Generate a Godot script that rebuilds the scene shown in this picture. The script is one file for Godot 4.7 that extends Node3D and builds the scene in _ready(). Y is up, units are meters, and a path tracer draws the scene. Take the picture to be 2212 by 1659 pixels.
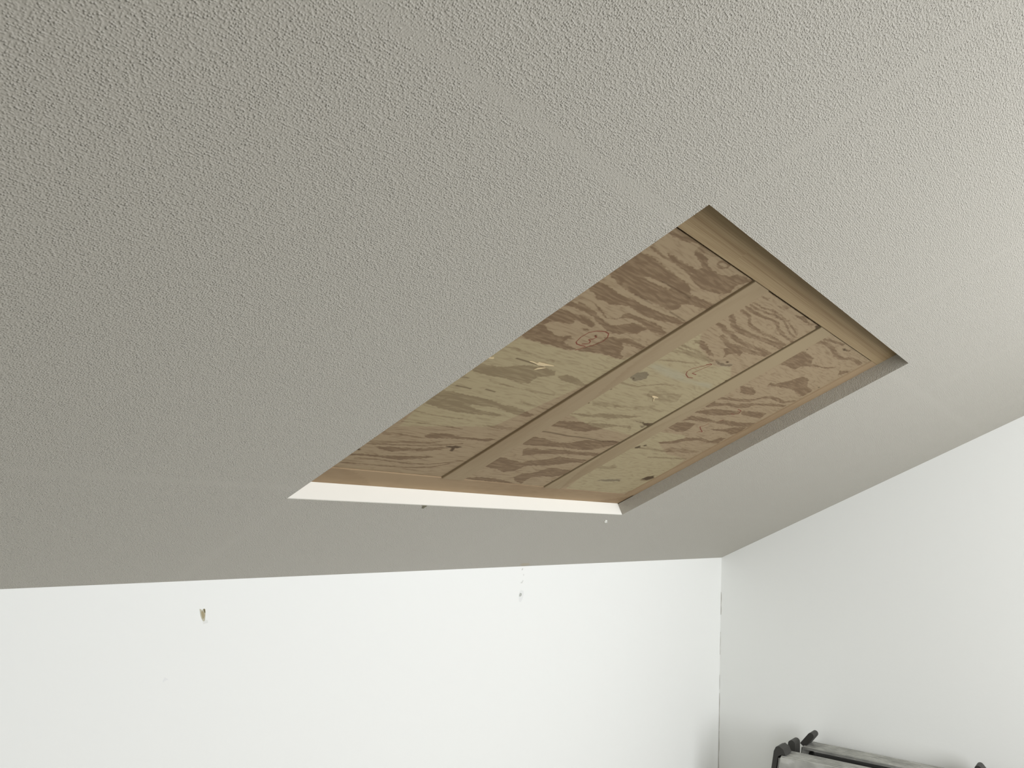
extends Node3D
# A corner of an attic room under a sloped, papered ceiling with a boarded-up hatch.
# Ceiling coordinates: u = distance from the right wall, v = distance up the slope from the back wall, h = distance above the ceiling face.

const EYE := 1.6                       # height of the lens above the floor
const RIGHT_X := 2.9694                # inner face of the right wall
const BACK_Z := -1.2                   # inner face of the back wall
const FRONT_Z := 1.5
const LEFT_X := -1.1
const EAVE_Y := EYE - 0.1417           # where the ceiling meets the back wall
const SLOPE := 27.5116                 # degrees
const H0 := 0.0263                     # depth of the hatch reveal
const PAPER := 0.62                    # metres covered by one repeat of the embossed paper

const WIN_X0 := 0.75                   # the window in the high wall behind the lens
const WIN_X1 := 2.2
const WIN_Y0 := 0.75
const WIN_Y1 := 2.6
const DAY_COLOR := Color(0.97, 0.974, 0.99)
const DAY_ENERGY := 5.3

var slope_frame: Transform3D
var mats := {}
var noise := FastNoiseLite.new()

func _ready() -> void:
	set_view_and_light()
	make_materials()
	build_room()
	build_window()
	build_hatch_cover()
	build_ladder()
	build_marks()

# ---------------------------------------------------------------- view and light
func set_view_and_light() -> void:
	var cam := Camera3D.new()
	cam.name = "camera"
	cam.position = Vector3(0, EYE, 0)
	cam.rotation_order = EULER_ORDER_YXZ
	cam.rotation_degrees = Vector3(8.278, -53.7078, 3.0399)
	cam.fov = 48.975
	cam.near = 0.02
	cam.far = 50.0
	add_child(cam)
	cam.current = true
	var env := Environment.new()
	env.background_mode = Environment.BG_COLOR
	env.background_color = Color8(214, 222, 230)
	env.tonemap_mode = Environment.TONE_MAPPER_LINEAR
	env.tonemap_exposure = 1.0
	env.sdfgi_enabled = true
	env.ssao_enabled = true
	env.ssil_enabled = true
	var we := WorldEnvironment.new()
	we.name = "world_environment"
	we.environment = env
	add_child(we)
	# daylight of an overcast sky, as large as the glass it comes through, just inside the panes
	var day := AreaLight3D.new()
	day.name = "window_daylight"
	day.area_size = Vector2(WIN_X1 - WIN_X0, WIN_Y1 - WIN_Y0)
	day.area_normalize_energy = true
	day.light_color = DAY_COLOR
	day.light_energy = DAY_ENERGY
	day.area_range = 12.0
	day.area_attenuation = 2.0
	day.shadow_enabled = true
	day.position = Vector3((WIN_X0 + WIN_X1) * 0.5, (WIN_Y0 + WIN_Y1) * 0.5, FRONT_Z - 0.005)
	add_child(day)
	var s := deg_to_rad(SLOPE)
	slope_frame = Transform3D(Basis(Vector3(-1, 0, 0), Vector3(0, sin(s), cos(s)), Vector3(0, cos(s), -sin(s))), Vector3(RIGHT_X, EAVE_Y, BACK_Z))

# ---------------------------------------------------------------- helpers
func tag(o: Node, label: String, category: String, group := "") -> void:
	o.set_meta("label", label)
	o.set_meta("category", category)
	if group != "":
		o.set_meta("group", group)

func thing(called: String, label: String, category: String, at := Vector3.ZERO) -> Node3D:
	var o := Node3D.new()
	o.name = called
	o.position = at
	add_child(o, true)
	tag(o, label, category)
	return o

func part(called: String, mesh: Mesh, m: Material, parent: Node3D, label := "") -> MeshInstance3D:
	var o := MeshInstance3D.new()
	o.name = called
	o.mesh = mesh
	o.material_override = m
	o.cast_shadow = GeometryInstance3D.SHADOW_CASTING_SETTING_ON
	parent.add_child(o, true)
	if label != "":
		o.set_meta("label", label)
	return o

func struct(called: String, mesh: Mesh, m: Material, label: String, category: String) -> MeshInstance3D:
	var o := part(called, mesh, m, self)
	o.set_meta("kind", "structure")
	tag(o, label, category)
	return o

# a polygon (x, y) drawn out from z0 to z1; swap lays it out as (x, z, y)
func add_prism(st: SurfaceTool, poly: PackedVector2Array, z0: float, z1: float, uvs := 1.0, swap := 0) -> void:
	var pts := poly.duplicate()
	var area := 0.0
	for i in pts.size():
		var a: Vector2 = pts[i]
		var b: Vector2 = pts[(i + 1) % pts.size()]
		area += a.cross(b)
	if area < 0:
		pts.reverse()
	var lay := func(p: Vector2, z: float) -> Vector3:
		if swap == 1:
			return Vector3(p.x, z, p.y)
		if swap == 2:
			return Vector3(z, p.x, p.y)
		return Vector3(p.x, p.y, z)
	var flip := swap == 1
	var tri := Geometry2D.triangulate_polygon(pts)
	for k in range(0, tri.size(), 3):
		var a: Vector2 = pts[tri[k]]
		var b: Vector2 = pts[tri[k + 1]]
		var c: Vector2 = pts[tri[k + 2]]
		if (b - a).cross(c - a) < 0:
			var s := b
			b = c
			c = s
		# a, b, c counter-clockwise seen from +z
		put3(st, [lay.call(a, z0), lay.call(b, z0), lay.call(c, z0)], [a * uvs, b * uvs, c * uvs], flip)
		put3(st, [lay.call(a, z1), lay.call(c, z1), lay.call(b, z1)], [a * uvs, c * uvs, b * uvs], flip)
	var run := 0.0
	for i in pts.size():
		var a: Vector2 = pts[i]
		var b: Vector2 = pts[(i + 1) % pts.size()]
		var n := a.distance_to(b)
		var q := [lay.call(a, z0), lay.call(b, z0), lay.call(b, z1), lay.call(a, z1)]
		var w := [Vector2(z0, run) * uvs, Vector2(z0, run + n) * uvs, Vector2(z1, run + n) * uvs, Vector2(z1, run) * uvs]
		put3(st, [q[0], q[2], q[1]], [w[0], w[2], w[1]], flip)
		put3(st, [q[0], q[3], q[2]], [w[0], w[3], w[2]], flip)
		run += n

func put3(st: SurfaceTool, p: Array, w: Array, flip: bool) -> void:
	var order := [0, 2, 1] if flip else [0, 1, 2]
	for i in order:
		st.set_uv(w[i])
		st.add_vertex(p[i])

func begin() -> SurfaceTool:
	var st := SurfaceTool.new()
	st.begin(Mesh.PRIMITIVE_TRIANGLES)
	st.set_smooth_group(-1)
	return st

func done(st: SurfaceTool) -> ArrayMesh:
	st.generate_normals()
	st.generate_tangents()
	return st.commit()

func prism(poly: PackedVector2Array, z0: float, z1: float, uvs := 1.0, swap := 0) -> ArrayMesh:
	var st := begin()
	add_prism(st, poly, z0, z1, uvs, swap)
	return done(st)

func rect(x0: float, y0: float, x1: float, y1: float) -> PackedVector2Array:
	return PackedVector2Array([Vector2(x0, y0), Vector2(x1, y0), Vector2(x1, y1), Vector2(x0, y1)])

# the section of a planed board, its lower two edges eased by c
func section(x0: float, x1: float, y0: float, y1: float, c: float) -> PackedVector2Array:
	return PackedVector2Array([Vector2(x0 + c, y0), Vector2(x1 - c, y0), Vector2(x1, y0 + c), Vector2(x1, y1), Vector2(x0, y1), Vector2(x0, y0 + c)])

func lathe(profile: Array, sides: int) -> ArrayMesh:
	var st := SurfaceTool.new()
	st.begin(Mesh.PRIMITIVE_TRIANGLES)
	for i in profile.size() - 1:
		for k in sides:
			var a := TAU * k / sides
			var b := TAU * (k + 1) / sides
			var p: Vector2 = profile[i]
			var q: Vector2 = profile[i + 1]
			var v := [Vector3(p.x * cos(a), p.y, p.x * sin(a)), Vector3(p.x * cos(b), p.y, p.x * sin(b)), Vector3(q.x * cos(b), q.y, q.x * sin(b)), Vector3(q.x * cos(a), q.y, q.x * sin(a))]
			for j in [0, 2, 1, 0, 3, 2]:
				st.set_uv(Vector2(k / float(sides), i))
				st.add_vertex(v[j])
	st.generate_normals()
	return st.commit()

# ---------------------------------------------------------------- materials
func plain(c: Color, rough: float, metal := 0.0) -> StandardMaterial3D:
	var m := StandardMaterial3D.new()
	m.albedo_color = c
	m.roughness = rough
	m.metallic = metal
	return m

func byte_noise(kind: int, freq: float, w: int, h: int, seed_value: int, octaves := 1, jitter := 0.6, gives := FastNoiseLite.RETURN_DISTANCE) -> PackedByteArray:
	var n := FastNoiseLite.new()
	n.seed = seed_value
	n.noise_type = kind
	n.frequency = freq
	n.fractal_type = FastNoiseLite.FRACTAL_NONE if octaves == 1 else FastNoiseLite.FRACTAL_FBM
	n.fractal_octaves = octaves
	n.cellular_jitter = jitter
	n.cellular_return_type = gives
	var im := n.get_seamless_image(w, h, false, false, 0.06)
	im.convert(Image.FORMAT_L8)
	return im.get_data()

func stretched(freq: float, w: int, h: int, squeeze: int, seed_value: int) -> PackedByteArray:
	var n := FastNoiseLite.new()
	n.seed = seed_value
	n.noise_type = FastNoiseLite.TYPE_SIMPLEX
	n.frequency = freq
	n.fractal_type = FastNoiseLite.FRACTAL_NONE
	var im := n.get_seamless_image(w / squeeze, h, false, false, 0.06)
	im.convert(Image.FORMAT_L8)
	im.resize(w, h, Image.INTERPOLATE_CUBIC)
	return im.get_data()

func embossed_paper() -> ImageTexture:
	# small beads in loose rows, here and there run together, with a few raised threads along the paper
	var n := 2048
	var grain := byte_noise(FastNoiseLite.TYPE_CELLULAR, 0.135, n, n, 7, 1, 0.6)
	var tall := byte_noise(FastNoiseLite.TYPE_CELLULAR, 0.135, n, n, 7, 1, 0.6, FastNoiseLite.RETURN_CELL_VALUE)
	var worm := stretched(0.075, n, n, 3, 21)
	var lump := byte_noise(FastNoiseLite.TYPE_SIMPLEX, 0.075, n, n, 63, 1)
	var patch := byte_noise(FastNoiseLite.TYPE_SIMPLEX, 0.02, n, n, 5, 2)
	var out := PackedByteArray()
	out.resize(n * n)
	for i in n * n:
		var g := clampf(1.0 - grain[i] / 165.0, 0.0, 1.0)
		var a := patch[i] / 255.0
		var b := clampf((g - 0.36) * 2.2, 0.0, 1.0)
		var c := tall[i] / 255.0
		var h := b * b * (3.0 - 2.0 * b) * (0.12 + 0.75 * c * c) * (0.5 + 0.7 * a) + g * 0.1
		var w := worm[i]
		if w > 196:
			h += (w - 196) * 0.006
		var l := lump[i]
		if l > 176:
			h += (l - 176) * 0.0045
		out[i] = clampi(int(h * 190.0), 0, 255)
	var im := Image.create_from_data(n, n, false, Image.FORMAT_L8, out)
	im.generate_mipmaps()
	return ImageTexture.create_from_image(im)

func soft_paper() -> ImageTexture:
	var n := 512
	var a := byte_noise(FastNoiseLite.TYPE_SIMPLEX, 0.05, n, n, 31, 3)
	var im := Image.create_from_data(n, n, false, Image.FORMAT_L8, a)
	return ImageTexture.create_from_image(im)

func pine_texture(seed_value: int, lines: float, base: Color, late: Color) -> ImageTexture:
	var w := 1024
	var h := 256
	var im := Image.create(w, h, false, Image.FORMAT_RGB8)
	noise.seed = seed_value
	noise.noise_type = FastNoiseLite.TYPE_SIMPLEX
	noise.fractal_type = FastNoiseLite.FRACTAL_NONE
	noise.frequency = 1.0
	for y in h:
		for x in w:
			var bend := noise.get_noise_2d(x * 0.0012, y * 0.006) * 22.0
			var ring := fposmod((y + bend) / lines, 1.0)
			var late_share := pow(ring, 3.0) * 0.6
			var fibre := noise.get_noise_2d(x * 0.02, y * 1.1 + 300.0) * 0.16
			var broad := noise.get_noise_2d(x * 0.002, y * 0.03 + 900.0) * 0.35
			var t := clampf(late_share + fibre + broad, 0.0, 1.0)
			im.set_pixel(x, y, base.lerp(late, t))
	im.generate_mipmaps()
	return ImageTexture.create_from_image(im)

func scuffed() -> ImageTexture:
	# worn metal: blotches and scratches of paler and duller grey
	var n := 256
	var a := byte_noise(FastNoiseLite.TYPE_SIMPLEX, 0.04, n, n, 11, 3)
	var b := stretched(0.2, n, n, 4, 17)
	var im := Image.create(n, n, false, Image.FORMAT_RGB8)
	for i in n * n:
		var t := 0.78 + 0.22 * a[i] / 255.0
		if b[i] > 190:
			t += 0.08
		im.set_pixel(i % n, i / n, Color(t, t, t * 0.99))
	return ImageTexture.create_from_image(im)

func wood(tex: Texture2D, rough := 0.75) -> StandardMaterial3D:
	var m := StandardMaterial3D.new()
	m.albedo_texture = tex
	m.roughness = rough
	m.metallic_specular = 0.3
	return m

func make_materials() -> void:
	var paper := embossed_paper()
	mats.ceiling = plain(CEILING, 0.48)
	mats.ceiling.metallic_specular = 0.4
	mats.ceiling.heightmap_enabled = true
	mats.ceiling.heightmap_texture = paper
	mats.ceiling.heightmap_scale = 0.13
	var soft := soft_paper()
	mats.wall = plain(WALL, 0.9)
	mats.wall.metallic_specular = 0.25
	mats.wall.heightmap_enabled = true
	mats.wall.heightmap_texture = soft
	mats.wall.heightmap_scale = 0.01
	mats.reveal = plain(REVEAL, 0.8)
	mats.floor_wood = wood(pine_texture(40, 14.0, Color8(128, 121, 111), Color8(100, 93, 84)), 0.5)
	mats.batten = wood(pine_texture(3, 26.0, Color8(158, 140, 111), Color8(144, 124, 96)))
	mats.batten_b = wood(pine_texture(9, 40.0, Color8(161, 144, 114), Color8(145, 126, 97)))
	mats.border = wood(pine_texture(15, 50.0, Color8(162, 140, 110), Color8(143, 120, 92)))
	mats.white_metal = plain(Color8(232, 230, 224), 0.4)
	mats.glass = plain(Color(0.95, 0.97, 0.97, 0.06), 0.02)
	mats.glass.transparency = BaseMaterial3D.TRANSPARENCY_ALPHA
	mats.aluminium = plain(Color8(206, 206, 202), 0.45, 0.6)
	mats.aluminium.albedo_texture = scuffed()
	mats.black_plastic = plain(Color8(54, 53, 49), 0.55)
	mats.splinter = plain(Color8(214, 194, 154), 0.8)

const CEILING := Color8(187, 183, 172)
const WALL := Color8(245, 246, 242)
const REVEAL := Color8(244, 242, 233)

# ---------------------------------------------------------------- the room
func build_room() -> void:
	var rise := tan(deg_to_rad(SLOPE))
	var front_y := EAVE_Y + (FRONT_Z - BACK_Z) * rise
	var wt := 0.12
	var u_end := RIGHT_X - LEFT_X
	var v_end := (FRONT_Z - BACK_Z) / cos(deg_to_rad(SLOPE))
	# ceiling: a sheet with the hatch cut out of it
	var st := begin()
	var k := 1.0 / PAPER
	add_prism(st, rect(-wt, -wt, HU0 - 0.002, v_end + wt), 0.0, H0, k)
	add_prism(st, rect(HU1, -wt, u_end + wt, v_end + wt), 0.0, H0, k)
	add_prism(st, rect(HU0 - 0.002, -wt, HU1, HV0 - 0.002), 0.0, H0, k)
	add_prism(st, rect(HU0 - 0.002, HV1, HU1, v_end + wt), 0.0, H0, k)
	var c := struct("ceiling", done(st), mats.ceiling, "sloped ceiling in grey white embossed paper with a rectangular opening", "ceiling")
	c.transform = slope_frame
	part("reveal_lining", prism(rect(HU0 + 0.0005, HV0 - 0.002, HU1 - 0.0005, HV0), 0.0002, H0 + 0.0015, 1.0), mats.reveal, c, "smooth white lining on the lower side of the opening")
	var paper_strip := begin()
	add_prism(paper_strip, rect(HU0 - 0.002, HV0 - 0.0015, HU0, HV1), 0.0, H0, k)
	part("reveal_lining", done(paper_strip), mats.ceiling, c, "strip of embossed paper on the right side of the opening")
	var over := prism(rect(-wt, -wt, u_end + wt, v_end + wt), 0.16, 0.2)
	part("roof_boarding", over, mats.border, c)
	# walls
	var gable := PackedVector2Array([Vector2(0, BACK_Z), Vector2(0, FRONT_Z), Vector2(front_y, FRONT_Z), Vector2(EAVE_Y, BACK_Z)])
	struct("wall_right", prism(gable, RIGHT_X, RIGHT_X + wt, 2.0, 2), mats.wall, "plain white gable wall meeting the sloped ceiling behind the ladder", "wall")
	struct("wall_left", prism(gable, LEFT_X - wt, LEFT_X, 2.0, 2), mats.wall, "plain white gable wall opposite the ladder", "wall")
	struct("wall_back", prism(rect(LEFT_X, 0, RIGHT_X, EAVE_Y), BACK_Z - wt, BACK_Z, 2.0), mats.wall, "low plain white knee wall under the eave with a chipped spot", "wall")
	var sf := begin()
	add_prism(sf, rect(LEFT_X, 0, WIN_X0, front_y), FRONT_Z, FRONT_Z + wt, 2.0)
	add_prism(sf, rect(WIN_X1, 0, RIGHT_X, front_y), FRONT_Z, FRONT_Z + wt, 2.0)
	add_prism(sf, rect(WIN_X0, 0, WIN_X1, WIN_Y0), FRONT_Z, FRONT_Z + wt, 2.0)
	add_prism(sf, rect(WIN_X0, WIN_Y1, WIN_X1, front_y), FRONT_Z, FRONT_Z + wt, 2.0)
	struct("wall_front", done(sf), mats.wall, "tall plain white wall on the high side with the window", "wall")
	var fl := struct("floor", prism(rect(LEFT_X - wt, BACK_Z - wt, RIGHT_X + wt, FRONT_Z + wt), -0.1, -0.012, 1.0, 1), mats.floor_wood, "wooden floor of the attic room", "floor")
	var planks := 26
	var pw := (FRONT_Z - BACK_Z) / planks
	var board := prism(rect(0, 0.0005, -0.012, pw - 0.0005), LEFT_X, RIGHT_X, 1.0, 2)
	for i in planks:
		var o := part("plank", board, mats.floor_wood, fl)
		o.position.z = BACK_Z + i * pw

func build_window() -> void:
	var z0 := FRONT_Z + 0.03
	var z1 := FRONT_Z + 0.08
	var b := 0.045
	var st := begin()
	add_prism(st, rect(WIN_X0, WIN_Y0, WIN_X0 + b, WIN_Y1), z0, z1)
	add_prism(st, rect(WIN_X1 - b, WIN_Y0, WIN_X1, WIN_Y1), z0, z1)
	add_prism(st, rect(WIN_X0 + b, WIN_Y0, WIN_X1 - b, WIN_Y0 + b), z0, z1)
	add_prism(st, rect(WIN_X0 + b, WIN_Y1 - b, WIN_X1 - b, WIN_Y1), z0, z1)
	var w := struct("window_1", done(st), mats.white_metal, "wide white framed window high in the tall wall", "window")
	var mid := (WIN_X0 + WIN_X1) * 0.5
	part("mullion", prism(rect(mid - 0.02, WIN_Y0 + b, mid + 0.02, WIN_Y1 - b), z0, z1), mats.white_metal, w)
	for e in [[WIN_X0 + b, mid - 0.02], [mid + 0.02, WIN_X1 - b]]:
		part("pane", prism(rect(e[0], WIN_Y0 + b, e[1], WIN_Y1 - b), z0 + 0.022, z0 + 0.026), mats.glass, w)

const HU0 := 1.2431
const HU1 := 2.2015
const HV0 := 0.2976
const HV1 := 0.9816

# ---------------------------------------------------------------- the hatch cover
func build_hatch_cover() -> void:
	var t := thing("hatch_cover", "plywood panels and pale pine battens boarding up the ceiling opening", "hatch")
	t.transform = slope_frame
	var lap := 0.03
	var top := H0 + 0.014
	# pale pine frame lying on the back of the ceiling sheet
	part("frame_board", prism(section(0.931, HV1 + lap, H0, top, 0.0006), HU0 - lap, HU1 + lap, 1.0, 2), near_board(), t)
	part("frame_board", prism(section(HV0 - lap, 0.3425, H0 + 0.0015, top, 0.0005), HU0 - lap, HU1 + lap, 1.0, 2), mats.border, t)
	part("frame_board", prism(section(HU0 - lap, 1.2848, H0, top, 0.003), 0.3425, 0.931, 1.0, 1), mats.border, t)
	part("frame_board", prism(section(2.186, HU1 + lap, H0, top, 0.001), 0.3425, 0.931, 1.0, 1), mats.border, t)
	part("batten", prism(section(1.8582, 1.9115, H0 - 0.0005, top, 0.0008), 0.3428, 0.9302, 1.0, 1), mats.batten, t)
	part("batten", prism(section(1.5535, 1.6102, H0 - 0.0005, top, 0.0008), 0.3428, 0.9302, 1.0, 1), mats.batten_b, t)
	panel(t, 1, 1.9118, 2.1858, 0.9282)
	panel(t, 2, 1.6122, 1.8560, 0.9278)
	panel(t, 3, 1.2852, 1.5530, 0.9294)

const PPM := 1600.0                    # texture pixels per metre of plywood

func panel(t: Node3D, which: int, u0: float, u1: float, v1: float) -> void:
	var v0 := 0.3432
	var rec := [0.0, 0.0032, 0.0022, 0.0016][which] as float
	var st := begin()
	add_prism(st, rect(u0, v0, u1, v1), H0 + rec, H0 + rec + 0.009, 1.0)
	var mesh := done(st)
	var m := wood(plywood(which, u0, v0, u1, v1))
	m.uv1_scale = Vector3(1.0 / (u1 - u0), 1.0 / (v1 - v0), 1)
	m.uv1_offset = Vector3(-u0 / (u1 - u0), -v0 / (v1 - v0), 0)
	var words: String = ["", "plywood panel marked with a circled red three", "plywood panel with a red pen loop and a grey knot", "plywood panel with broken red pen strokes"][which]
	var o := part("plywood_panel", mesh, m, t, words)
	# torn wood standing off the face
	if which == 1:
		splinter(o, [Vector2(2.0791, 0.661), Vector2(2.0733, 0.6621), Vector2(2.0633, 0.6612), Vector2(2.0615, 0.6643), Vector2(2.054, 0.6643), Vector2(2.0473, 0.6648), Vector2(2.0332, 0.6657), Vector2(2.0273, 0.666), Vector2(2.0396, 0.6626), Vector2(2.0438, 0.6601), Vector2(2.0512, 0.6594), Vector2(2.0569, 0.6587), Vector2(2.0623, 0.6599), Vector2(2.0697, 0.6605)], H0 + rec)
		splinter(o, [Vector2(2.0524, 0.6486), Vector2(2.0501, 0.6525), Vector2(2.0448, 0.6553), Vector2(2.0371, 0.6581), Vector2(2.0403, 0.6553), Vector2(2.0451, 0.6521), Vector2(2.0493, 0.6491)], H0 + rec)
		splinter(o, [Vector2(2.155, 0.646), Vector2(2.1465, 0.6481), Vector2(2.1441, 0.6504), Vector2(2.1403, 0.6478), Vector2(2.1419, 0.6465), Vector2(2.1482, 0.6452)], H0 + rec)
	if which == 2:
		splinter(o, [Vector2(1.734, 0.6659), Vector2(1.7264, 0.6674), Vector2(1.7187, 0.6669), Vector2(1.7104, 0.6656), Vector2(1.7176, 0.6638), Vector2(1.7184, 0.6617), Vector2(1.7113, 0.6572), Vector2(1.7084, 0.6537), Vector2(1.7181, 0.6596), Vector2(1.7217, 0.6629), Vector2(1.7281, 0.6633)], H0 + rec)

func splinter(o: Node3D, pts: Array, h: float) -> void:
	part("splinter", prism(PackedVector2Array(pts), h - 0.0006, h + 0.001), mats.splinter, o, "pale torn splinter")

func near_board() -> StandardMaterial3D:
	# close straight grain along the board, one darker streak near its inner edge
	var w := 1024
	var h := 256
	var im := Image.create(w, h, false, Image.FORMAT_RGB8)
	noise.seed = 52
	noise.frequency = 1.0
	noise.noise_type = FastNoiseLite.TYPE_SIMPLEX
	noise.fractal_type = FastNoiseLite.FRACTAL_NONE
	var base := Color8(168, 148, 114)
	var late := Color8(138, 115, 84)
	for y in h:
		for x in w:
			# the prism's side runs along y; one metre is 256 rows times four
			var mm := y * 1000.0 / 1024.0
			var a := 0.5 + 0.5 * sin(mm * 3.0 + noise.get_noise_2d(x * 0.001, mm * 0.05) * 5.0)
			var t := 0.05 + 0.42 * a * a
			t += noise.get_noise_2d(x * 0.004, mm * 0.5 + 50.0) * 0.18
			var off := mm - 20.5 - x * 0.0012
			t += 0.55 * exp(-off * off / 7.0) + 0.35 * exp(-(off + 6.5) * (off + 6.5) / 3.0)
			im.set_pixel(x, y, base.lerp(late, clampf(t, 0.0, 1.0)))
	im.generate_mipmaps()
	var m := wood(ImageTexture.create_from_image(im))
	m.uv1_scale = Vector3(1.0, 4.0, 1.0)
	return m

# plywood face: rotary-cut veneer, its figure drawn as patches of early and late wood
func plywood(which: int, u0: float, v0: float, u1: float, v1: float) -> ImageTexture:
	var w := int((u1 - u0) * PPM)
	var h := int((v1 - v0) * PPM)
	var dark := PackedFloat32Array()      # share of late wood
	dark.resize(w * h)
	var pale := PackedFloat32Array()
	pale.resize(w * h)
	var blue := PackedFloat32Array()
	blue.resize(w * h)
	var deep := PackedFloat32Array()
	deep.resize(w * h)
	var ink := PackedFloat32Array()
	ink.resize(w * h)
	noise.noise_type = FastNoiseLite.TYPE_SIMPLEX
	noise.fractal_type = FastNoiseLite.FRACTAL_NONE
	noise.frequency = 1.0
	noise.seed = 100 + which
	for f in FIGURE:
		if int(f[1]) != which:
			continue
		var kind: String = f[0]
		var raw: PackedFloat32Array = f[3]
		var pts := PackedVector2Array()
		for i in range(0, raw.size(), 2):
			pts.append(Vector2((raw[i] * 0.001 - u0) * PPM, (raw[i + 1] * 0.001 - v0) * PPM))
		if kind in ["s", "x", "r"]:
			var wide: float = f[2] * 0.001 * PPM
			if kind == "r":
				wide = minf(wide, 2.2)
			if kind == "s":
				wide = minf(wide, 14.0)
			for i in pts.size() - 1:
				stroke(kind, dark, deep, ink, w, h, pts[i], pts[i + 1], wide * 0.5)
			continue
		var lo := pts[0]
		var hi := pts[0]
		for p in pts:
			lo = lo.min(p)
			hi = hi.max(p)
		for y in range(maxi(0, int(lo.y) - 5), mini(h, int(hi.y) + 6)):
			for x in range(maxi(0, int(lo.x) - 5), mini(w, int(hi.x) + 6)):
				# the edge of a patch frays along the grain
				var q := Vector2(x + noise.get_noise_2d(x * 0.02, y * 0.5) * 2.4, y + noise.get_noise_2d(x * 0.05 + 40.0, y * 0.05) * 1.6)
				if not Geometry2D.is_point_in_polygon(q, pts):
					continue
				var i := y * w + x
				if kind == "d":
					dark[i] = 1.0
				elif kind == "m":
					dark[i] = maxf(dark[i], 0.6)
				elif kind == "l":
					dark[i] = 0.15
				elif kind == "p":
					pale[i] = 1.0
				elif kind == "b":
					blue[i] = 1.0
				elif kind == "g":
					dark[i] = 0.9
					blue[i] = 0.9
					deep[i] = maxf(deep[i], 0.25)
				elif kind == "k":
					deep[i] = 0.7
	blue = blur(blue, w, h, 9)
	pale = blur(pale, w, h, 3)
	deep = blur(deep, w, h, 2)
	dark = blur(dark, w, h, 1)
	var early := Color8(162, 143, 114)
	var late := Color8(128, 107, 82)
	var light := Color8(170, 156, 123)
	var light_late := Color8(142, 126, 97)
	var stain := Color8(168, 164, 142)
	var bark := Color8(62, 46, 30)
	var pen := Color8(108, 38, 28)
	var im := Image.create(w, h, false, Image.FORMAT_RGB8)
	for y in h:
		for x in w:
			var i := y * w + x
			var t := dark[i]
			# fibres and faint rings run along the veneer
			var bend := noise.get_noise_2d(x * 0.004, y * 0.012) * 16.0
			var ring := pow(0.5 + 0.5 * sin((y + bend) * 0.36 + noise.get_noise_2d(x * 0.006 + 9.0, y * 0.03) * 5.0), 3.0)
			t += (ring - 0.3) * 0.32 * (0.4 + 0.6 * absf(noise.get_noise_2d(x * 0.008, y * 0.02 + 200.0)) * 2.0)
			t += noise.get_noise_2d(x * 0.03, y * 0.9) * 0.20 + noise.get_noise_2d(x * 0.01 + 70.0, y * 0.1) * 0.30
			t = clampf(t, 0.0, 1.15)
			var c := early.lerp(late, t).lerp(light.lerp(light_late, t), pale[i])
			if blue[i] > 0.0:
				c = c.lerp(stain, blue[i] * 0.5)
			if deep[i] > 0.0:
				c = c.lerp(bark, deep[i])
			if ink[i] > 0.0:
				c = c.lerp(pen, ink[i])
			im.set_pixel(x, y, c)
	im.generate_mipmaps()
	return ImageTexture.create_from_image(im)

func stroke(kind: String, dark: PackedFloat32Array, deep: PackedFloat32Array, ink: PackedFloat32Array, w: int, h: int, a: Vector2, b: Vector2, r: float) -> void:
	var lo := a.min(b) - Vector2(r + 2, r + 2)
	var hi := a.max(b) + Vector2(r + 2, r + 2)
	for y in range(maxi(0, int(lo.y)), mini(h, int(hi.y) + 1)):
		for x in range(maxi(0, int(lo.x)), mini(w, int(hi.x) + 1)):
			var q := Vector2(x, y)
			if kind == "s":
				q += Vector2(noise.get_noise_2d(x * 0.03, y * 0.4) * 1.5, noise.get_noise_2d(x * 0.06 + 30.0, y * 0.06) * 1.2)
			var d := q.distance_to(Geometry2D.get_closest_point_to_segment(q, a, b))
			var s := clampf((r - d) + 0.5, 0.0, 1.0)
			if s <= 0.0:
				continue
			var i := y * w + x
			if kind == "s":
				dark[i] = maxf(dark[i], s * 0.85)
			elif kind == "x":
				deep[i] = maxf(deep[i], s * 0.6)
			else:
				ink[i] = maxf(ink[i], s * 0.85)

func blur(src: PackedFloat32Array, w: int, h: int, r: int) -> PackedFloat32Array:
	var im := Image.create_from_data(w, h, false, Image.FORMAT_RF, src.to_byte_array())
	var small := Vector2i(maxi(1, int(w / (r + 0.6))), maxi(1, int(h / (r + 0.6))))
	im.resize(small.x, small.y, Image.INTERPOLATE_BILINEAR if r < 2 else Image.INTERPOLATE_LANCZOS)
	im.resize(w, h, Image.INTERPOLATE_BILINEAR)
	return im.get_data().to_float32_array()

# ---------------------------------------------------------------- the ladder
func lean_box(st: SurfaceTool, p0: Vector3, p1: Vector3, dx: float, dz: float) -> void:
	# a straight rail of section dx by dz from p0 up to p1
	var c := []
	for p in [p0, p1]:
		for s in [Vector2(-1, -1), Vector2(1, -1), Vector2(1, 1), Vector2(-1, 1)]:
			c.append(p + Vector3(s.x * dx * 0.5, 0, s.y * dz * 0.5))
	for f in [[0, 1, 2, 3], [7, 6, 5, 4], [0, 4, 5, 1], [1, 5, 6, 2], [2, 6, 7, 3], [3, 7, 4, 0]]:
		put3(st, [c[f[0]], c[f[1]], c[f[2]]], [Vector2(0, 0), Vector2(1, 0), Vector2(1, 1)], false)
		put3(st, [c[f[0]], c[f[2]], c[f[3]]], [Vector2(0, 0), Vector2(1, 1), Vector2(0, 1)], false)

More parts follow.
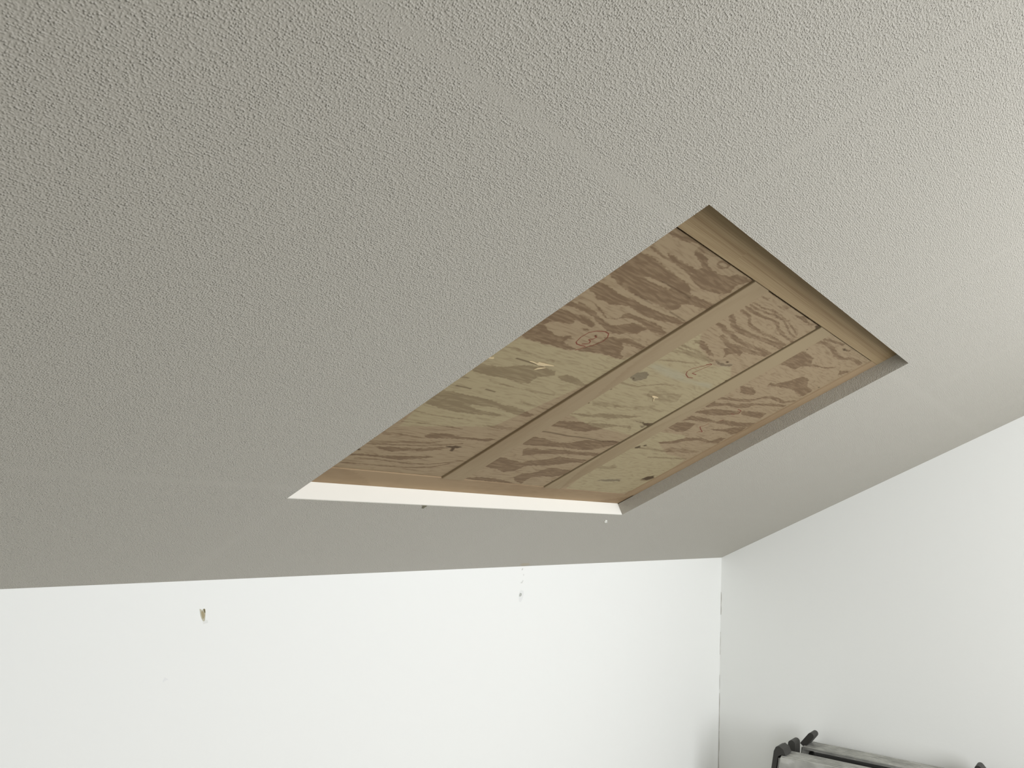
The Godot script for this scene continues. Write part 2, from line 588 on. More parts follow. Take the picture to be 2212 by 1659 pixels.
func rail(t: Node3D, x: float, z0: float, z1: float, y1: float, dx: float, dz: float) -> void:
	# a channel: a web with two flanges, open to the inside of the ladder
	var st := begin()
	var inward := -signf(z0)
	lean_box(st, Vector3(x, 0.03, z0), Vector3(x, y1, z1), dx, 0.003)
	for s in [-1, 1]:
		lean_box(st, Vector3(x + s * (dx * 0.5 - 0.0015), 0.03, z0 + inward * dz * 0.5), Vector3(x + s * (dx * 0.5 - 0.0015), y1, z1 + inward * dz * 0.5), 0.003, dz)
	part("rail", done(st), mats.aluminium, t)
	var foot := begin()
	lean_box(foot, Vector3(x, 0.0, z0 + inward * 0.008), Vector3(x, 0.05, z0 + inward * 0.008), dx + 0.008, dz + 0.012)
	part("foot", done(foot), mats.black_plastic, t, "black rubber foot")

func tread(t: Node3D, called: String, x: float, y: float, half: float, deep: float, thick: float) -> void:
	# a ribbed hollow tread with a turned-down lip at the front and back
	var st := begin()
	var poly := PackedVector2Array([Vector2(-deep * 0.5, -thick), Vector2(-deep * 0.5 + 0.003, -thick), Vector2(-deep * 0.5 + 0.003, -0.004)])
	poly.append_array(PackedVector2Array([Vector2(deep * 0.5 - 0.003, -0.004), Vector2(deep * 0.5 - 0.003, -thick), Vector2(deep * 0.5, -thick), Vector2(deep * 0.5, -0.001)]))
	var ribs := 5
	for i in ribs:
		var a := deep * 0.5 - (i + 0.25) * deep / ribs
		var b := deep * 0.5 - (i + 0.75) * deep / ribs
		poly.append_array(PackedVector2Array([Vector2(a, 0.0), Vector2(a - 0.001, 0.0015), Vector2(b + 0.001, 0.0015), Vector2(b, 0.0)]))
	poly.append(Vector2(-deep * 0.5, -0.001))
	add_prism(st, poly, -half, half, 1.0)
	var o := part(called, done(st), mats.aluminium, t)
	o.position = Vector3(x, y, 0)

func rounded(cx: float, cy: float, w: float, hgt: float, lean: float) -> PackedVector2Array:
	# an upright lobe with a round top, tilted by lean
	var pts := PackedVector2Array()
	pts.append(Vector2(-w * 0.5, 0))
	pts.append(Vector2(w * 0.5, 0))
	for k in 9:
		var a := PI * k / 8.0
		pts.append(Vector2(cos(a) * w * 0.5, hgt - w * 0.5 + sin(a) * w * 0.5))
	var out := PackedVector2Array()
	for p in pts:
		out.append(p.rotated(lean) + Vector2(cx, cy))
	return out

func cap(t: Node3D, called: String, x: float, wide: float, poly: PackedVector2Array) -> void:
	# poly is (z, y)
	var turned := PackedVector2Array()
	for p in poly:
		turned.append(Vector2(p.y, p.x))
	part(called, prism(turned, x - wide * 0.5, x + wide * 0.5, 1.0, 2), mats.black_plastic, t, "black plastic end cap")

func build_ladder() -> void:
	var cz := -0.617
	var t := thing("step_ladder", "folded aluminium stepladder with black plastic caps against the white gable wall", "ladder", Vector3(RIGHT_X - 0.145, 0, cz))
	var fx := -0.100
	var bx := 0.072
	for s in [-1.0, 1.0]:
		rail(t, fx, s * 0.372, s * 0.276, 0.888, 0.07, 0.024)
		rail(t, bx, s * 0.345, s * 0.262, 0.888, 0.06, 0.022)
		cap(t, "cap", fx - 0.008, 0.058, PackedVector2Array([Vector2(s * 0.312, 0.76), Vector2(s * 0.292, 0.905), Vector2(s * 0.286, 0.918), Vector2(s * 0.276, 0.922), Vector2(s * 0.264, 0.915), Vector2(s * 0.256, 0.899), Vector2(s * 0.270, 0.898), Vector2(s * 0.279, 0.892), Vector2(s * 0.299, 0.76)]))
		cap(t, "hinge_cap", -0.012, 0.05, rounded(s * 0.270, 0.84, 0.022, 0.082, 0.0))
		cap(t, "cap", bx, 0.05, rounded(s * 0.262, 0.893, 0.019, 0.052, s * 0.66))
	tread(t, "tread", fx, 0.895, 0.268, 0.09, 0.03)
	tread(t, "tread", fx, 0.62, 0.300, 0.07, 0.03)
	tread(t, "tread", fx, 0.34, 0.330, 0.07, 0.03)
	tread(t, "crossbar", bx, 0.895, 0.254, 0.09, 0.008)
	part("top_plate", prism(rect(-0.053, -0.25, 0.10, 0.25), 0.860, 0.868, 1.0, 1), mats.black_plastic, t, "black plate between the two frames")
	tread(t, "crossbar", bx, 0.46, 0.298, 0.05, 0.024)
	tread(t, "crossbar", bx, 0.16, 0.326, 0.05, 0.024)

# ---------------------------------------------------------------- chips, smudges and seams
func mark(parent: Node3D, called: String, c: Color, pts: Array, frame: Transform3D, proud: float, words: String) -> void:
	var o := part(called, prism(PackedVector2Array(pts), 0.0, proud), plain(c, 0.95), parent, words)
	o.transform = parent.global_transform.affine_inverse() * frame

func build_marks() -> void:
	var wb: Node3D = get_node("wall_back")
	var wr: Node3D = get_node("wall_right")
	var ce: Node3D = get_node("ceiling")
	var fb := Transform3D(Basis.IDENTITY, Vector3(0, 0, BACK_Z))
	var dirt := "small grey smudge on the white paper"
	mark(wb, "chip", Color8(196, 192, 172), [Vector2(0.8296, 1.4138), Vector2(0.8324, 1.4133), Vector2(0.8344, 1.4112), Vector2(0.836, 1.413), Vector2(0.8377, 1.4141), Vector2(0.8402, 1.4128), Vector2(0.8412, 1.408), Vector2(0.8415, 1.4017), Vector2(0.8417, 1.3963), Vector2(0.8406, 1.394), Vector2(0.8378, 1.3946), Vector2(0.8351, 1.3983), Vector2(0.8327, 1.4031), Vector2(0.8311, 1.4087)], fb, 0.0002, "torn brown chip in the white wall")
	mark(wb, "chip", Color8(120, 112, 84), [Vector2(0.8364, 1.4134), Vector2(0.8392, 1.4132), Vector2(0.8407, 1.408), Vector2(0.8395, 1.4066), Vector2(0.8378, 1.4098)], fb, 0.0004, "torn brown chip in the white wall")
	mark(wb, "chip", Color8(172, 160, 128), [Vector2(0.8336, 1.4108), Vector2(0.8374, 1.409), Vector2(0.8391, 1.4062), Vector2(0.8404, 1.4034), Vector2(0.8391, 1.3984), Vector2(0.8369, 1.3982), Vector2(0.8351, 1.4022), Vector2(0.833, 1.4078)], fb, 0.0003, "torn brown chip in the white wall")
	mark(wb, "smudge", Color8(234, 235, 230), [Vector2(0.8381, 1.3954), Vector2(0.8435, 1.3961), Vector2(0.8469, 1.3951), Vector2(0.8474, 1.3908), Vector2(0.8424, 1.3904), Vector2(0.8398, 1.3894), Vector2(0.838, 1.3927)], fb, 0.0001, dirt)
	mark(wb, "smudge", Color8(236, 237, 234), [Vector2(1.7145, 1.4021), Vector2(1.7265, 1.3995), Vector2(1.7273, 1.3902), Vector2(1.723, 1.3802), Vector2(1.7172, 1.3731), Vector2(1.7098, 1.3752), Vector2(1.7074, 1.3846), Vector2(1.7085, 1.3947)], fb, 0.0001, dirt)
	mark(wb, "smudge", Color8(186, 188, 182), [Vector2(1.712, 1.3954), Vector2(1.7187, 1.3941), Vector2(1.7197, 1.3897), Vector2(1.7149, 1.3867), Vector2(1.7092, 1.387), Vector2(1.7088, 1.3913)], fb, 0.0002, dirt)
	mark(wb, "smudge", Color8(212, 212, 206), [Vector2(1.7133, 1.4495), Vector2(1.716, 1.4538), Vector2(1.7202, 1.4536), Vector2(1.7199, 1.4511), Vector2(1.7165, 1.4486)], fb, 0.0001, dirt)
	mark(wb, "smudge", Color8(230, 230, 226), [Vector2(1.7205, 1.4398), Vector2(1.7255, 1.4396), Vector2(1.7259, 1.4358), Vector2(1.7212, 1.4355)], fb, 0.0001, dirt)
	mark(wb, "smudge", Color8(222, 223, 218), [Vector2(1.7216, 1.4255), Vector2(1.7238, 1.4241), Vector2(1.7197, 1.4182), Vector2(1.7131, 1.4176), Vector2(1.7123, 1.4203), Vector2(1.7173, 1.4218)], fb, 0.0001, dirt)
	mark(wb, "smudge", Color8(238, 239, 237), [Vector2(0.7787, 1.3111), Vector2(0.7813, 1.3155), Vector2(0.788, 1.3113), Vector2(0.7827, 1.3106), Vector2(0.7792, 1.3076)], fb, 0.0001, dirt)
	# below the ceiling face h is negative, so these are drawn out downwards
	var fc := slope_frame
	mark(ce, "smudge", Color8(190, 182, 164), [Vector2(1.28, 0.0136), Vector2(1.2775, 0.0203), Vector2(1.2529, 0.0188), Vector2(1.2319, 0.0107), Vector2(1.2444, 0.0035), Vector2(1.2613, 0.0034)], fc, -0.0002, "brownish smudge where ceiling meets the knee wall")
	mark(ce, "tear", Color8(120, 116, 94), [Vector2(1.9226, 0.2952), Vector2(1.9113, 0.2952), Vector2(1.9094, 0.2927), Vector2(1.9107, 0.2897), Vector2(1.9088, 0.285), Vector2(1.9138, 0.2856), Vector2(1.9171, 0.2912)], fc, -0.0006, "dark nick in the paper at the edge of the opening")
	mark(ce, "paper_flake", Color8(248, 248, 240), [Vector2(1.2669, 0.2602), Vector2(1.2717, 0.2668), Vector2(1.2611, 0.265), Vector2(1.246, 0.2556), Vector2(1.2531, 0.254)], fc, -0.001, "tiny white flake below the corner of the opening")
	# cracks in the caulk of the corner
	var fr := Transform3D(Basis(Vector3(0, 0, 1), Vector3(0, 1, 0), Vector3(-1, 0, 0)), Vector3(RIGHT_X, 0, 0))
	for s in [[1.3366, 1.2574, 0.0028], [1.1976, 1.1191, 0.0012], [1.05, 1.0, 0.0010], [0.988, 0.86, 0.0026], [0.86, 0.72, 0.0034]]:
		var y0: float = s[1]
		var y1: float = s[0]
		var pts := [Vector2(BACK_Z + 0.0003, y0), Vector2(BACK_Z + 0.0003, y1)]
		for k in 8:
			var q := k / 7.0
			pts.append(Vector2(BACK_Z + 0.0004 + s[2] * (0.35 + 0.65 * absf(sin(k * 2.3 + y0 * 40.0))), lerpf(y1, y0, q)))
		mark(wr, "corner_crack", Color8(196, 194, 186), pts, fr, 0.0003, "grey crack in the caulk of the corner")

# veneer figure: kind, panel, stroke width in mm, points (u, v) in mm
var FIGURE := [
	["d", 1, 0, PackedFloat32Array([2154, 917, 2146, 923, 2127, 923, 2113, 927, 2094, 929, 2080, 928, 2090, 925, 2103, 923, 2121, 918, 2135, 917])],
	["d", 1, 0, PackedFloat32Array([2077, 919, 2055, 920, 2038, 918, 2023, 910, 2008, 909, 1984, 910, 1961, 914, 1954, 923, 1905, 929, 1917, 919, 1926, 908, 1916, 895, 1936, 885, 1965, 880, 2000, 881, 2029, 890, 2066, 893, 2094, 893, 2112, 896, 2092, 898, 2058, 898, 2030, 898, 2028, 905, 2049, 910, 2070, 913])],
	["s", 1, 4.7, PackedFloat32Array([2011, 919, 2015, 923, 2009, 927, 1997, 928, 1989, 926, 1989, 922, 1997, 918, 2007, 918])],
	["m", 1, 0, PackedFloat32Array([2153, 929, 2116, 931, 2085, 931, 2029, 931, 2024, 929, 2041, 923, 2078, 919, 2080, 928, 2094, 929, 2113, 927, 2127, 923, 2146, 923, 2153, 923])],
	["d", 1, 0, PackedFloat32Array([2153, 880, 2133, 882, 2109, 882, 2081, 879, 2049, 877, 2008, 875, 1996, 872, 1982, 864, 1957, 866, 1908, 869, 1904, 856, 1932, 853, 1958, 850, 1972, 844, 1964, 840, 1966, 834, 1973, 827, 1993, 827, 2019, 828, 2048, 826, 2072, 826, 2101, 827, 2136, 833, 2151, 835, 2153, 843, 2155, 864])],
	["l", 1, 0, PackedFloat32Array([2094, 855, 2082, 858, 2060, 860, 2028, 859, 2028, 855, 2049, 854, 2073, 852])],
	["x", 1, 1.2, PackedFloat32Array([2061, 860, 2048, 861, 2023, 860, 1993, 860, 1972, 859])],
	["x", 1, 0.9, PackedFloat32Array([2070, 826, 2049, 826, 2019, 825])],
	["x", 1, 1.2, PackedFloat32Array([1971, 826, 1947, 825, 1918, 823])],
	["d", 1, 0, PackedFloat32Array([2152, 820, 2125, 820, 2099, 817, 2061, 818, 2026, 817, 2001, 818, 1974, 819, 1942, 822, 1913, 822, 1902, 824, 1917, 815, 1968, 805, 2001, 803, 2023, 804, 2051, 806, 2071, 801, 2086, 797, 2102, 798, 2117, 796, 2123, 801, 2141, 803, 2151, 805, 2150, 813])],
	["s", 1, 3.9, PackedFloat32Array([2144, 893, 2108, 890, 2078, 892, 2049, 891, 2012, 885, 1979, 880, 1941, 886])],
	["d", 1, 0, PackedFloat32Array([2116, 790, 2097, 787, 2079, 782, 2063, 777, 2051, 777, 2042, 780, 2037, 786, 2042, 791, 2033, 797, 2020, 797, 2005, 798, 1979, 799, 1951, 799, 1915, 792, 1922, 788, 1940, 788, 1971, 789, 1998, 790, 2014, 791, 2024, 788, 2034, 785, 2041, 780, 2050, 776, 2063, 775, 2079, 781, 2097, 784])],
	["d", 1, 0, PackedFloat32Array([2138, 782, 2115, 781, 2092, 779, 2076, 773, 2060, 771, 2052, 768, 2038, 767, 2027, 770, 2014, 779, 2002, 786, 1977, 787, 1951, 789, 1914, 789, 1914, 787, 1937, 784, 1963, 784, 1968, 779, 1966, 772, 1978, 767, 1992, 764, 1998, 758, 2011, 757, 2024, 756, 2037, 758, 2054, 762, 2069, 765, 2079, 769, 2102, 773, 2126, 774])],
	["d", 1, 0, PackedFloat32Array([2015, 745, 2001, 751, 1983, 752, 1969, 759, 1944, 758, 1914, 755, 1914, 748, 1935, 748, 1958, 748, 1969, 746, 1952, 740, 1947, 731, 1941, 727, 1927, 723, 1925, 718, 1937, 716, 1958, 717, 1980, 715, 2002, 711, 2023, 705, 2028, 708, 2019, 718, 2013, 730, 2011, 742])],
	["d", 1, 0, PackedFloat32Array([2155, 760, 2137, 762, 2117, 762, 2097, 764, 2075, 763, 2060, 758, 2059, 752, 2076, 753, 2094, 754, 2103, 752, 2096, 747, 2108, 743, 2125, 741, 2136, 736, 2138, 730, 2122, 724, 2100, 720, 2084, 721, 2075, 726, 2055, 724, 2071, 721, 2072, 712, 2047, 710, 2030, 707, 2046, 702, 2072, 701, 2099, 699, 2123, 698, 2139, 698, 2148, 701, 2154, 709, 2155, 717, 2154, 729, 2152, 744, 2153, 754])],
	["d", 1, 0, PackedFloat32Array([2156, 776, 2139, 778, 2102, 774, 2069, 771, 2043, 765, 2070, 768, 2100, 771, 2129, 771, 2149, 769])],
	["d", 1, 0, PackedFloat32Array([2074, 745, 2064, 747, 2056, 745, 2064, 744])],
	["p", 1, 0, PackedFloat32Array([2152, 672, 2145, 694, 2122, 697, 2085, 699, 2045, 701, 2007, 710, 1964, 715, 1929, 716, 1917, 720, 1909, 739, 1909, 663, 1968, 504, 2135, 467, 2161, 564])],
	["m", 1, 0, PackedFloat32Array([2151, 674, 2129, 677, 2099, 675, 2070, 675, 2039, 676, 2034, 672, 2064, 671, 2101, 671, 2130, 672, 2149, 672])],
	["d", 1, 0, PackedFloat32Array([2157, 631, 2135, 633, 2116, 634, 2097, 641, 2090, 646, 2070, 653, 2039, 658, 2011, 656, 1999, 648, 2025, 636, 2026, 625, 2023, 618, 2041, 614, 2067, 617, 2089, 615, 2111, 613, 2131, 613, 2149, 616, 2154, 622])],
	["x", 1, 1.9, PackedFloat32Array([2106, 659, 2071, 659, 2056, 659, 2039, 661])],
	["c", 1, 0, PackedFloat32Array([2079, 661, 2068, 662, 2061, 664, 2048, 665, 2028, 666, 2044, 662, 2057, 659, 2066, 661])],
	["m", 1, 0, PackedFloat32Array([2102, 606, 2066, 605, 2021, 604, 1978, 607, 1947, 610, 1940, 605, 1978, 602, 2024, 601, 2068, 601, 2090, 601])],
	["d", 1, 0, PackedFloat32Array([2148, 564, 2128, 565, 2100, 564, 2075, 566, 2046, 565, 2010, 560, 1981, 561, 1952, 557, 1921, 551, 1932, 542, 1976, 545, 2012, 550, 2040, 548, 2067, 547, 2067, 541, 2050, 538, 2011, 537, 1981, 536, 1991, 532, 2029, 527, 2067, 523, 2102, 523, 2124, 526, 2146, 529, 2150, 545])],
	["m", 1, 0, PackedFloat32Array([1994, 577, 1970, 577, 1932, 574, 1921, 573, 1936, 570, 1961, 570])],
	["m", 1, 0, PackedFloat32Array([2001, 503, 1969, 508, 1938, 509, 1915, 510, 1921, 502, 1953, 501, 1983, 501])],
	["d", 1, 0, PackedFloat32Array([2063, 462, 2040, 467, 2002, 465, 1959, 467, 1923, 474, 1930, 463, 1968, 461, 2008, 457, 2055, 448, 2071, 454])],
	["x", 1, 1.6, PackedFloat32Array([2138, 579, 2107, 579])],
	["x", 1, 1.7, PackedFloat32Array([2082, 585, 2060, 584])],
	["x", 1, 1.1, PackedFloat32Array([2151, 597, 2135, 599])],
	["d", 1, 0, PackedFloat32Array([1994, 648, 1979, 656, 1951, 656, 1921, 648, 1911, 647, 1918, 640, 1946, 641, 1974, 643])],
	["m", 1, 0, PackedFloat32Array([1985, 578, 1946, 575, 1907, 571, 1921, 569, 1962, 572])],
	["m", 1, 0, PackedFloat32Array([2154, 448, 2120, 451, 2093, 450, 2064, 448, 2065, 461, 2039, 463, 2042, 452, 2075, 445, 2114, 445, 2141, 441])],
	["d", 1, 0, PackedFloat32Array([2130, 410, 2113, 411, 2084, 415, 2047, 417, 2005, 431, 1990, 430, 2002, 422, 2028, 413, 2059, 409, 2084, 401, 2112, 404])],
	["d", 1, 0, PackedFloat32Array([2155, 382, 2133, 386, 2096, 387, 2060, 391, 2025, 397, 1989, 403, 2002, 394, 2028, 386, 2044, 381, 2078, 382, 2116, 381, 2148, 380])],
	["d", 1, 0, PackedFloat32Array([2152, 338, 2126, 338, 2104, 341, 2078, 339, 2086, 335, 2112, 336, 2142, 336])],
	["m", 1, 0, PackedFloat32Array([2176, 421, 2133, 426, 2089, 433, 2043, 440, 2011, 450, 2036, 434, 2083, 427, 2137, 418])],
	["s", 1, 3.4, PackedFloat32Array([2146, 414, 2101, 419, 2055, 426, 2010, 436, 1976, 447])],
	["s", 1, 3.1, PackedFloat32Array([2132, 373, 2084, 375, 2029, 373, 1976, 377, 1922, 399])],
	["s", 1, 3.2, PackedFloat32Array([2143, 357, 2082, 359, 2016, 360, 1968, 369, 1939, 385])],
	["s", 1, 2.2, PackedFloat32Array([2142, 479, 2089, 484, 2019, 485])],
	["s", 1, 2.1, PackedFloat32Array([2146, 508, 2099, 506, 2046, 509])],
	["k", 1, 0, PackedFloat32Array([2003, 434, 1989, 436, 1978, 440, 1966, 436, 1977, 432, 1972, 423, 1979, 423, 1984, 431])],
	["k", 1, 0, PackedFloat32Array([2154, 398, 2147, 399, 2142, 396, 2144, 394])],
	["x", 1, 2.0, PackedFloat32Array([1997, 337, 1949, 336, 1906, 337])],
	["k", 1, 0, PackedFloat32Array([2152, 900, 2151, 902, 2148, 902, 2148, 899])],
	["k", 1, 0, PackedFloat32Array([2154, 813, 2153, 814, 2149, 812, 2151, 811])],
	["r", 1, 1.7, PackedFloat32Array([2024, 718, 2035, 717, 2044, 717, 2050, 720, 2054, 731, 2052, 743, 2043, 750, 2028, 754, 2017, 753, 2009, 746, 2007, 737, 2013, 725, 2023, 715, 2031, 706])],
	["r", 1, 2.1, PackedFloat32Array([2034, 741, 2028, 740, 2029, 735, 2033, 733, 2035, 731, 2029, 730, 2025, 726, 2028, 723, 2035, 720])],
	["k", 1, 0, PackedFloat32Array([2037, 742, 2033, 743, 2029, 740, 2033, 740])],
	["s", 2, 5.4, PackedFloat32Array([1846, 882, 1823, 882, 1802, 878, 1787, 870, 1768, 867, 1731, 866, 1695, 868, 1655, 868, 1619, 867])],
	["s", 2, 9.1, PackedFloat32Array([1849, 866, 1828, 861, 1814, 854, 1787, 851, 1750, 852, 1717, 855, 1682, 858, 1650, 860, 1616, 860])],
	["s", 2, 8.1, PackedFloat32Array([1850, 844, 1827, 844, 1812, 839, 1784, 839, 1755, 835, 1724, 835, 1699, 836, 1661, 838, 1619, 839])],
	["s", 2, 10.2, PackedFloat32Array([1801, 829, 1775, 824, 1751, 820, 1721, 823, 1687, 825, 1653, 829, 1624, 833])],
	["s", 2, 5.6, PackedFloat32Array([1848, 890, 1822, 889, 1789, 890, 1748, 894, 1724, 894, 1706, 887, 1677, 883, 1643, 880, 1615, 880])],
	["s", 2, 3.6, PackedFloat32Array([1847, 897, 1820, 896, 1788, 899, 1757, 903, 1721, 903, 1691, 898, 1656, 890, 1627, 888])],
	["s", 2, 3.0, PackedFloat32Array([1847, 902, 1814, 902, 1782, 907, 1743, 908, 1700, 905, 1662, 899, 1631, 894])],
	["m", 2, 0, PackedFloat32Array([1848, 916, 1828, 922, 1824, 916, 1837, 914])],
	["m", 2, 0, PackedFloat32Array([1792, 915, 1773, 924, 1751, 928, 1758, 922])],
	["d", 2, 0, PackedFloat32Array([1716, 919, 1692, 927, 1652, 924, 1628, 928, 1636, 921, 1676, 920])],
	["k", 2, 0, PackedFloat32Array([1627, 923, 1622, 930, 1611, 931, 1608, 924, 1614, 921])],
	["d", 2, 0, PackedFloat32Array([1750, 809, 1744, 817, 1716, 821, 1692, 819, 1683, 809, 1702, 812, 1717, 805, 1716, 792, 1730, 803])],
	["g", 2, 0, PackedFloat32Array([1726, 782, 1703, 782, 1686, 784, 1664, 789, 1666, 782, 1691, 778, 1713, 779])],
	["k", 2, 0, PackedFloat32Array([1697, 790, 1690, 792, 1683, 789, 1688, 787])],
	["p", 2, 0, PackedFloat32Array([1859, 822, 1856, 794, 1857, 681, 1861, 573, 1756, 555, 1594, 553, 1615, 763, 1659, 783, 1705, 772, 1754, 783, 1809, 793])],
	["s", 2, 4.5, PackedFloat32Array([1858, 784, 1826, 785, 1791, 784, 1749, 781, 1727, 779])],
	["s", 2, 3.6, PackedFloat32Array([1856, 778, 1813, 778, 1768, 779, 1730, 776])],
	["s", 2, 5.6, PackedFloat32Array([1853, 768, 1816, 774, 1784, 775, 1747, 774])],
	["s", 2, 4.1, PackedFloat32Array([1847, 743, 1816, 751, 1782, 757, 1751, 765])],
	["d", 2, 0, PackedFloat32Array([1850, 799, 1826, 806, 1802, 804, 1786, 799, 1763, 794, 1739, 788, 1754, 787, 1798, 794, 1824, 798])],
	["b", 2, 0, PackedFloat32Array([1856, 727, 1842, 733, 1805, 734, 1761, 734, 1739, 733, 1723, 726, 1696, 726, 1635, 734, 1611, 725, 1637, 722, 1696, 720, 1739, 717, 1770, 716, 1810, 719, 1836, 722])],
	["g", 2, 0, PackedFloat32Array([1861, 695, 1854, 703, 1834, 712, 1823, 709, 1812, 699, 1819, 690, 1832, 685, 1850, 689])],
	["k", 2, 0, PackedFloat32Array([1845, 691, 1839, 692, 1835, 688, 1839, 688])],
	["s", 2, 4.3, PackedFloat32Array([1853, 673, 1833, 673, 1803, 676, 1782, 686, 1758, 697, 1724, 703])],
	["m", 2, 0, PackedFloat32Array([1760, 676, 1716, 687, 1679, 686, 1664, 689, 1646, 669, 1657, 662, 1700, 659, 1729, 654, 1750, 664])],
	["m", 2, 0, PackedFloat32Array([1853, 618, 1821, 623, 1780, 623, 1743, 626, 1707, 638, 1662, 638, 1631, 635, 1675, 633, 1718, 624, 1763, 619, 1802, 611, 1835, 607])],
	["d", 2, 0, PackedFloat32Array([1800, 584, 1788, 593, 1758, 597, 1707, 605, 1672, 611, 1696, 598, 1741, 586, 1771, 585, 1793, 579])],
	["k", 2, 0, PackedFloat32Array([1678, 593, 1646, 596, 1630, 595, 1614, 600, 1610, 588, 1620, 588, 1647, 594])],
	["g", 2, 0, PackedFloat32Array([1637, 584, 1620, 588, 1618, 580])],
	["c", 2, 0, PackedFloat32Array([1733, 666, 1724, 667, 1712, 666, 1718, 663, 1710, 654, 1721, 662])],
	["k", 2, 0, PackedFloat32Array([1617, 752, 1612, 755, 1606, 751])],
	["k", 2, 0, PackedFloat32Array([1856, 655, 1850, 655, 1849, 653])],
	["r", 2, 1.9, PackedFloat32Array([1729, 768, 1722, 773, 1716, 772, 1720, 761, 1724, 752, 1728, 741, 1713, 741])],
	["r", 2, 1.6, PackedFloat32Array([1721, 772, 1737, 758, 1747, 749, 1747, 741, 1738, 734, 1722, 730, 1708, 732])],
	["d", 2, 0, PackedFloat32Array([1861, 543, 1850, 552, 1819, 557, 1786, 561, 1745, 568, 1698, 572, 1662, 578, 1644, 572, 1692, 569, 1719, 558, 1732, 546, 1750, 537, 1786, 534, 1817, 536, 1846, 534, 1861, 533])],
	["d", 2, 0, PackedFloat32Array([1861, 576, 1826, 581, 1795, 586, 1768, 595, 1738, 596, 1740, 585, 1778, 582, 1810, 577, 1845, 574])],
	["d", 2, 0, PackedFloat32Array([1860, 497, 1821, 498, 1796, 494, 1766, 493, 1742, 498, 1726, 508, 1709, 516, 1669, 519, 1643, 527, 1612, 526, 1618, 512, 1636, 499, 1662, 487, 1688, 482, 1729, 482, 1766, 479, 1799, 475, 1831, 472, 1847, 471, 1863, 483])],
	["x", 2, 1.9, PackedFloat32Array([1860, 516, 1815, 517, 1778, 516, 1742, 519, 1713, 520, 1669, 519, 1612, 526])],
	["d", 2, 0, PackedFloat32Array([1824, 464, 1784, 464, 1755, 472, 1718, 474, 1679, 476, 1645, 480, 1612, 481, 1614, 470, 1664, 466, 1704, 464, 1750, 454, 1781, 448, 1807, 439, 1829, 456])],
	["d", 2, 0, PackedFloat32Array([1771, 426, 1742, 434, 1723, 442, 1707, 452, 1664, 451, 1617, 454, 1616, 441, 1646, 439, 1672, 427, 1709, 417, 1742, 412, 1763, 406, 1779, 418])],
	["d", 2, 0, PackedFloat32Array([1700, 393, 1689, 407, 1674, 414, 1644, 411, 1616, 413, 1610, 392, 1638, 380, 1679, 380, 1706, 374, 1725, 377])],
	["k", 2, 0, PackedFloat32Array([1857, 612, 1848, 612, 1848, 609])],
	["k", 2, 0, PackedFloat32Array([1622, 369, 1613, 367, 1612, 365])],
	["d", 2, 0, PackedFloat32Array([1857, 427, 1822, 422, 1779, 417, 1771, 425, 1758, 401, 1766, 385, 1787, 379, 1818, 387, 1832, 387, 1859, 392])],
	["d", 2, 0, PackedFloat32Array([1864, 347, 1828, 354, 1784, 355, 1752, 352, 1701, 342, 1760, 343, 1816, 344, 1858, 344])],
	["d", 2, 0, PackedFloat32Array([1740, 366, 1733, 382, 1702, 389, 1667, 378, 1691, 372, 1693, 359, 1688, 344, 1719, 353])],
	["s", 3, 15.9, PackedFloat32Array([1546, 904, 1514, 909, 1479, 908, 1445, 903, 1428, 900, 1391, 901, 1365, 910, 1329, 913, 1299, 911])],
	["k", 3, 0, PackedFloat32Array([1448, 918, 1433, 921, 1417, 919, 1432, 916])],
	["d", 3, 0, PackedFloat32Array([1430, 921, 1410, 924, 1407, 918, 1418, 918])],
	["s", 3, 5.9, PackedFloat32Array([1545, 914, 1501, 920, 1462, 925])],
	["d", 3, 0, PackedFloat32Array([1553, 849, 1553, 866, 1543, 876, 1514, 875, 1478, 872, 1459, 861, 1407, 866, 1358, 880, 1377, 869, 1450, 855, 1474, 845, 1476, 835, 1502, 833, 1546, 832])],
	["d", 3, 0, PackedFloat32Array([1457, 789, 1434, 805, 1413, 830, 1379, 829, 1337, 812, 1294, 809, 1295, 786, 1359, 791, 1394, 790, 1443, 783, 1475, 779, 1479, 787])],
	["d", 3, 0, PackedFloat32Array([1550, 754, 1505, 761, 1470, 752, 1464, 744, 1515, 739])],
	["s", 3, 11.9, PackedFloat32Array([1475, 722, 1436, 733, 1420, 747, 1404, 754, 1370, 756, 1324, 755, 1291, 767])],
	["s", 3, 10.9, PackedFloat32Array([1451, 712, 1400, 725, 1358, 736, 1296, 747])],
	["d", 3, 0, PackedFloat32Array([1330, 877, 1299, 885, 1286, 884, 1307, 867])],
	["k", 3, 0, PackedFloat32Array([1303, 822, 1292, 824, 1290, 822])],
	["k", 3, 0, PackedFloat32Array([1543, 880, 1542, 883, 1538, 882])],
	["d", 3, 0, PackedFloat32Array([1410, 697, 1358, 708, 1309, 712, 1298, 691, 1333, 691, 1392, 687])],
	["p", 3, 0, PackedFloat32Array([1604, 556, 1547, 581, 1451, 588, 1436, 581, 1459, 563, 1500, 550, 1400, 517, 1298, 512, 1255, 389, 1337, 317, 1477, 289, 1517, 301])],
	["d", 3, 0, PackedFloat32Array([1550, 679, 1547, 699, 1534, 695, 1502, 704, 1443, 712, 1409, 718, 1408, 711, 1425, 704, 1489, 698, 1523, 686, 1538, 680])],
	["s", 3, 9.1, PackedFloat32Array([1550, 709, 1514, 716, 1468, 722, 1437, 730])],
	["d", 3, 0, PackedFloat32Array([1554, 657, 1531, 670, 1504, 682, 1464, 687, 1427, 691, 1407, 696, 1402, 687, 1436, 674, 1462, 665, 1498, 661, 1533, 657])],
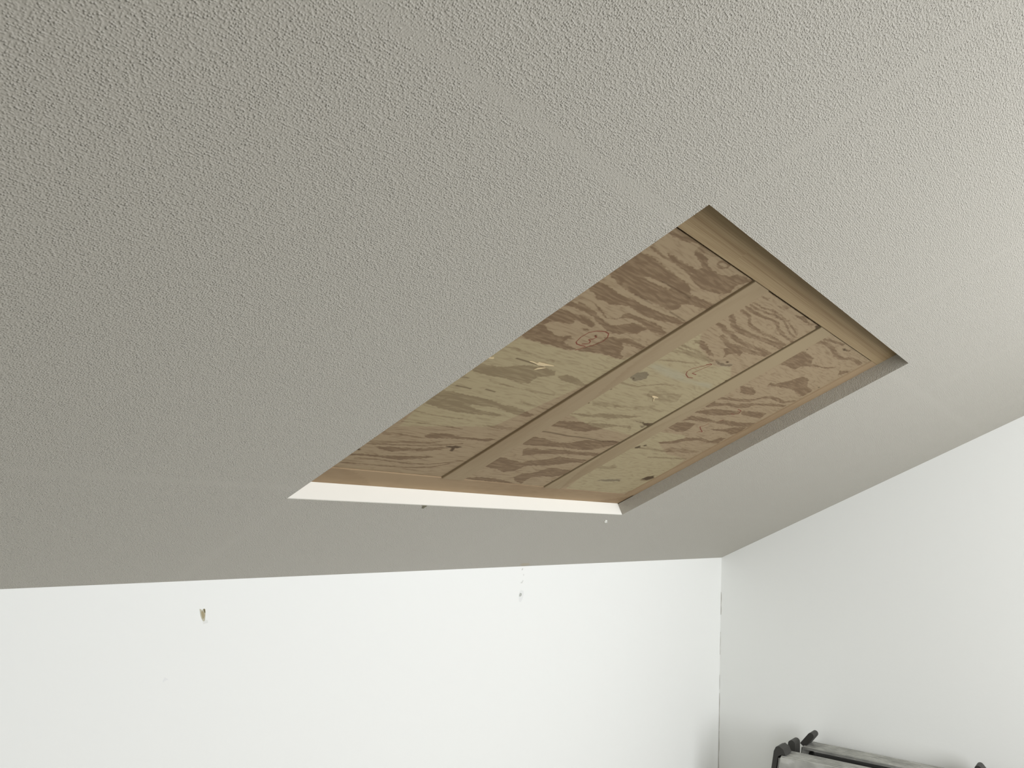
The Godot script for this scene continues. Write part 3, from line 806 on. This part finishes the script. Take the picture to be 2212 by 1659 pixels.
	["d", 3, 0, PackedFloat32Array([1542, 626, 1539, 646, 1491, 651, 1461, 650, 1430, 650, 1416, 658, 1336, 667, 1287, 678, 1285, 660, 1345, 649, 1408, 647, 1466, 639, 1516, 635])],
	["d", 3, 0, PackedFloat32Array([1552, 599, 1553, 616, 1524, 625, 1485, 627, 1475, 612, 1477, 596, 1502, 593])],
	["d", 3, 0, PackedFloat32Array([1448, 623, 1405, 625, 1362, 634, 1330, 649, 1290, 656, 1281, 633, 1296, 624, 1331, 627, 1387, 623])],
	["d", 3, 0, PackedFloat32Array([1500, 550, 1459, 563, 1436, 581, 1383, 592, 1329, 589, 1316, 606, 1293, 608, 1287, 586, 1328, 581, 1378, 582, 1417, 572, 1440, 556, 1481, 546])],
	["m", 3, 0, PackedFloat32Array([1497, 524, 1445, 526, 1428, 540, 1381, 546, 1299, 547, 1318, 537, 1390, 527, 1451, 522])],
	["s", 3, 5.6, PackedFloat32Array([1445, 496, 1376, 504, 1298, 512])],
	["r", 3, 3.7, PackedFloat32Array([1429, 604, 1428, 609, 1416, 610, 1439, 617, 1454, 623, 1445, 629, 1444, 638])],
	["r", 3, 3.7, PackedFloat32Array([1425, 654, 1417, 659])],
	["r", 3, 4.9, PackedFloat32Array([1429, 681, 1413, 682, 1406, 689, 1414, 697, 1432, 698])],
	["k", 3, 0, PackedFloat32Array([1544, 520, 1535, 528, 1524, 523, 1533, 516])],
	["k", 3, 0, PackedFloat32Array([1528, 530, 1522, 535, 1515, 533, 1522, 529])],
	["s", 3, 5.6, PackedFloat32Array([1523, 522, 1490, 524, 1434, 524, 1387, 530])],
	["m", 3, 0, PackedFloat32Array([1425, 531, 1411, 542, 1325, 547, 1372, 530])],
	["k", 3, 0, PackedFloat32Array([1328, 413, 1323, 423, 1305, 431, 1288, 423, 1301, 411])],
	["d", 3, 0, PackedFloat32Array([1329, 410, 1325, 424, 1303, 433, 1280, 422, 1294, 407, 1316, 404])],
	["g", 3, 0, PackedFloat32Array([1482, 388, 1434, 398, 1403, 401, 1393, 394, 1443, 387])],
	["m", 3, 0, PackedFloat32Array([1564, 427, 1550, 439, 1515, 445, 1517, 455, 1487, 446, 1493, 434, 1537, 431])],
]
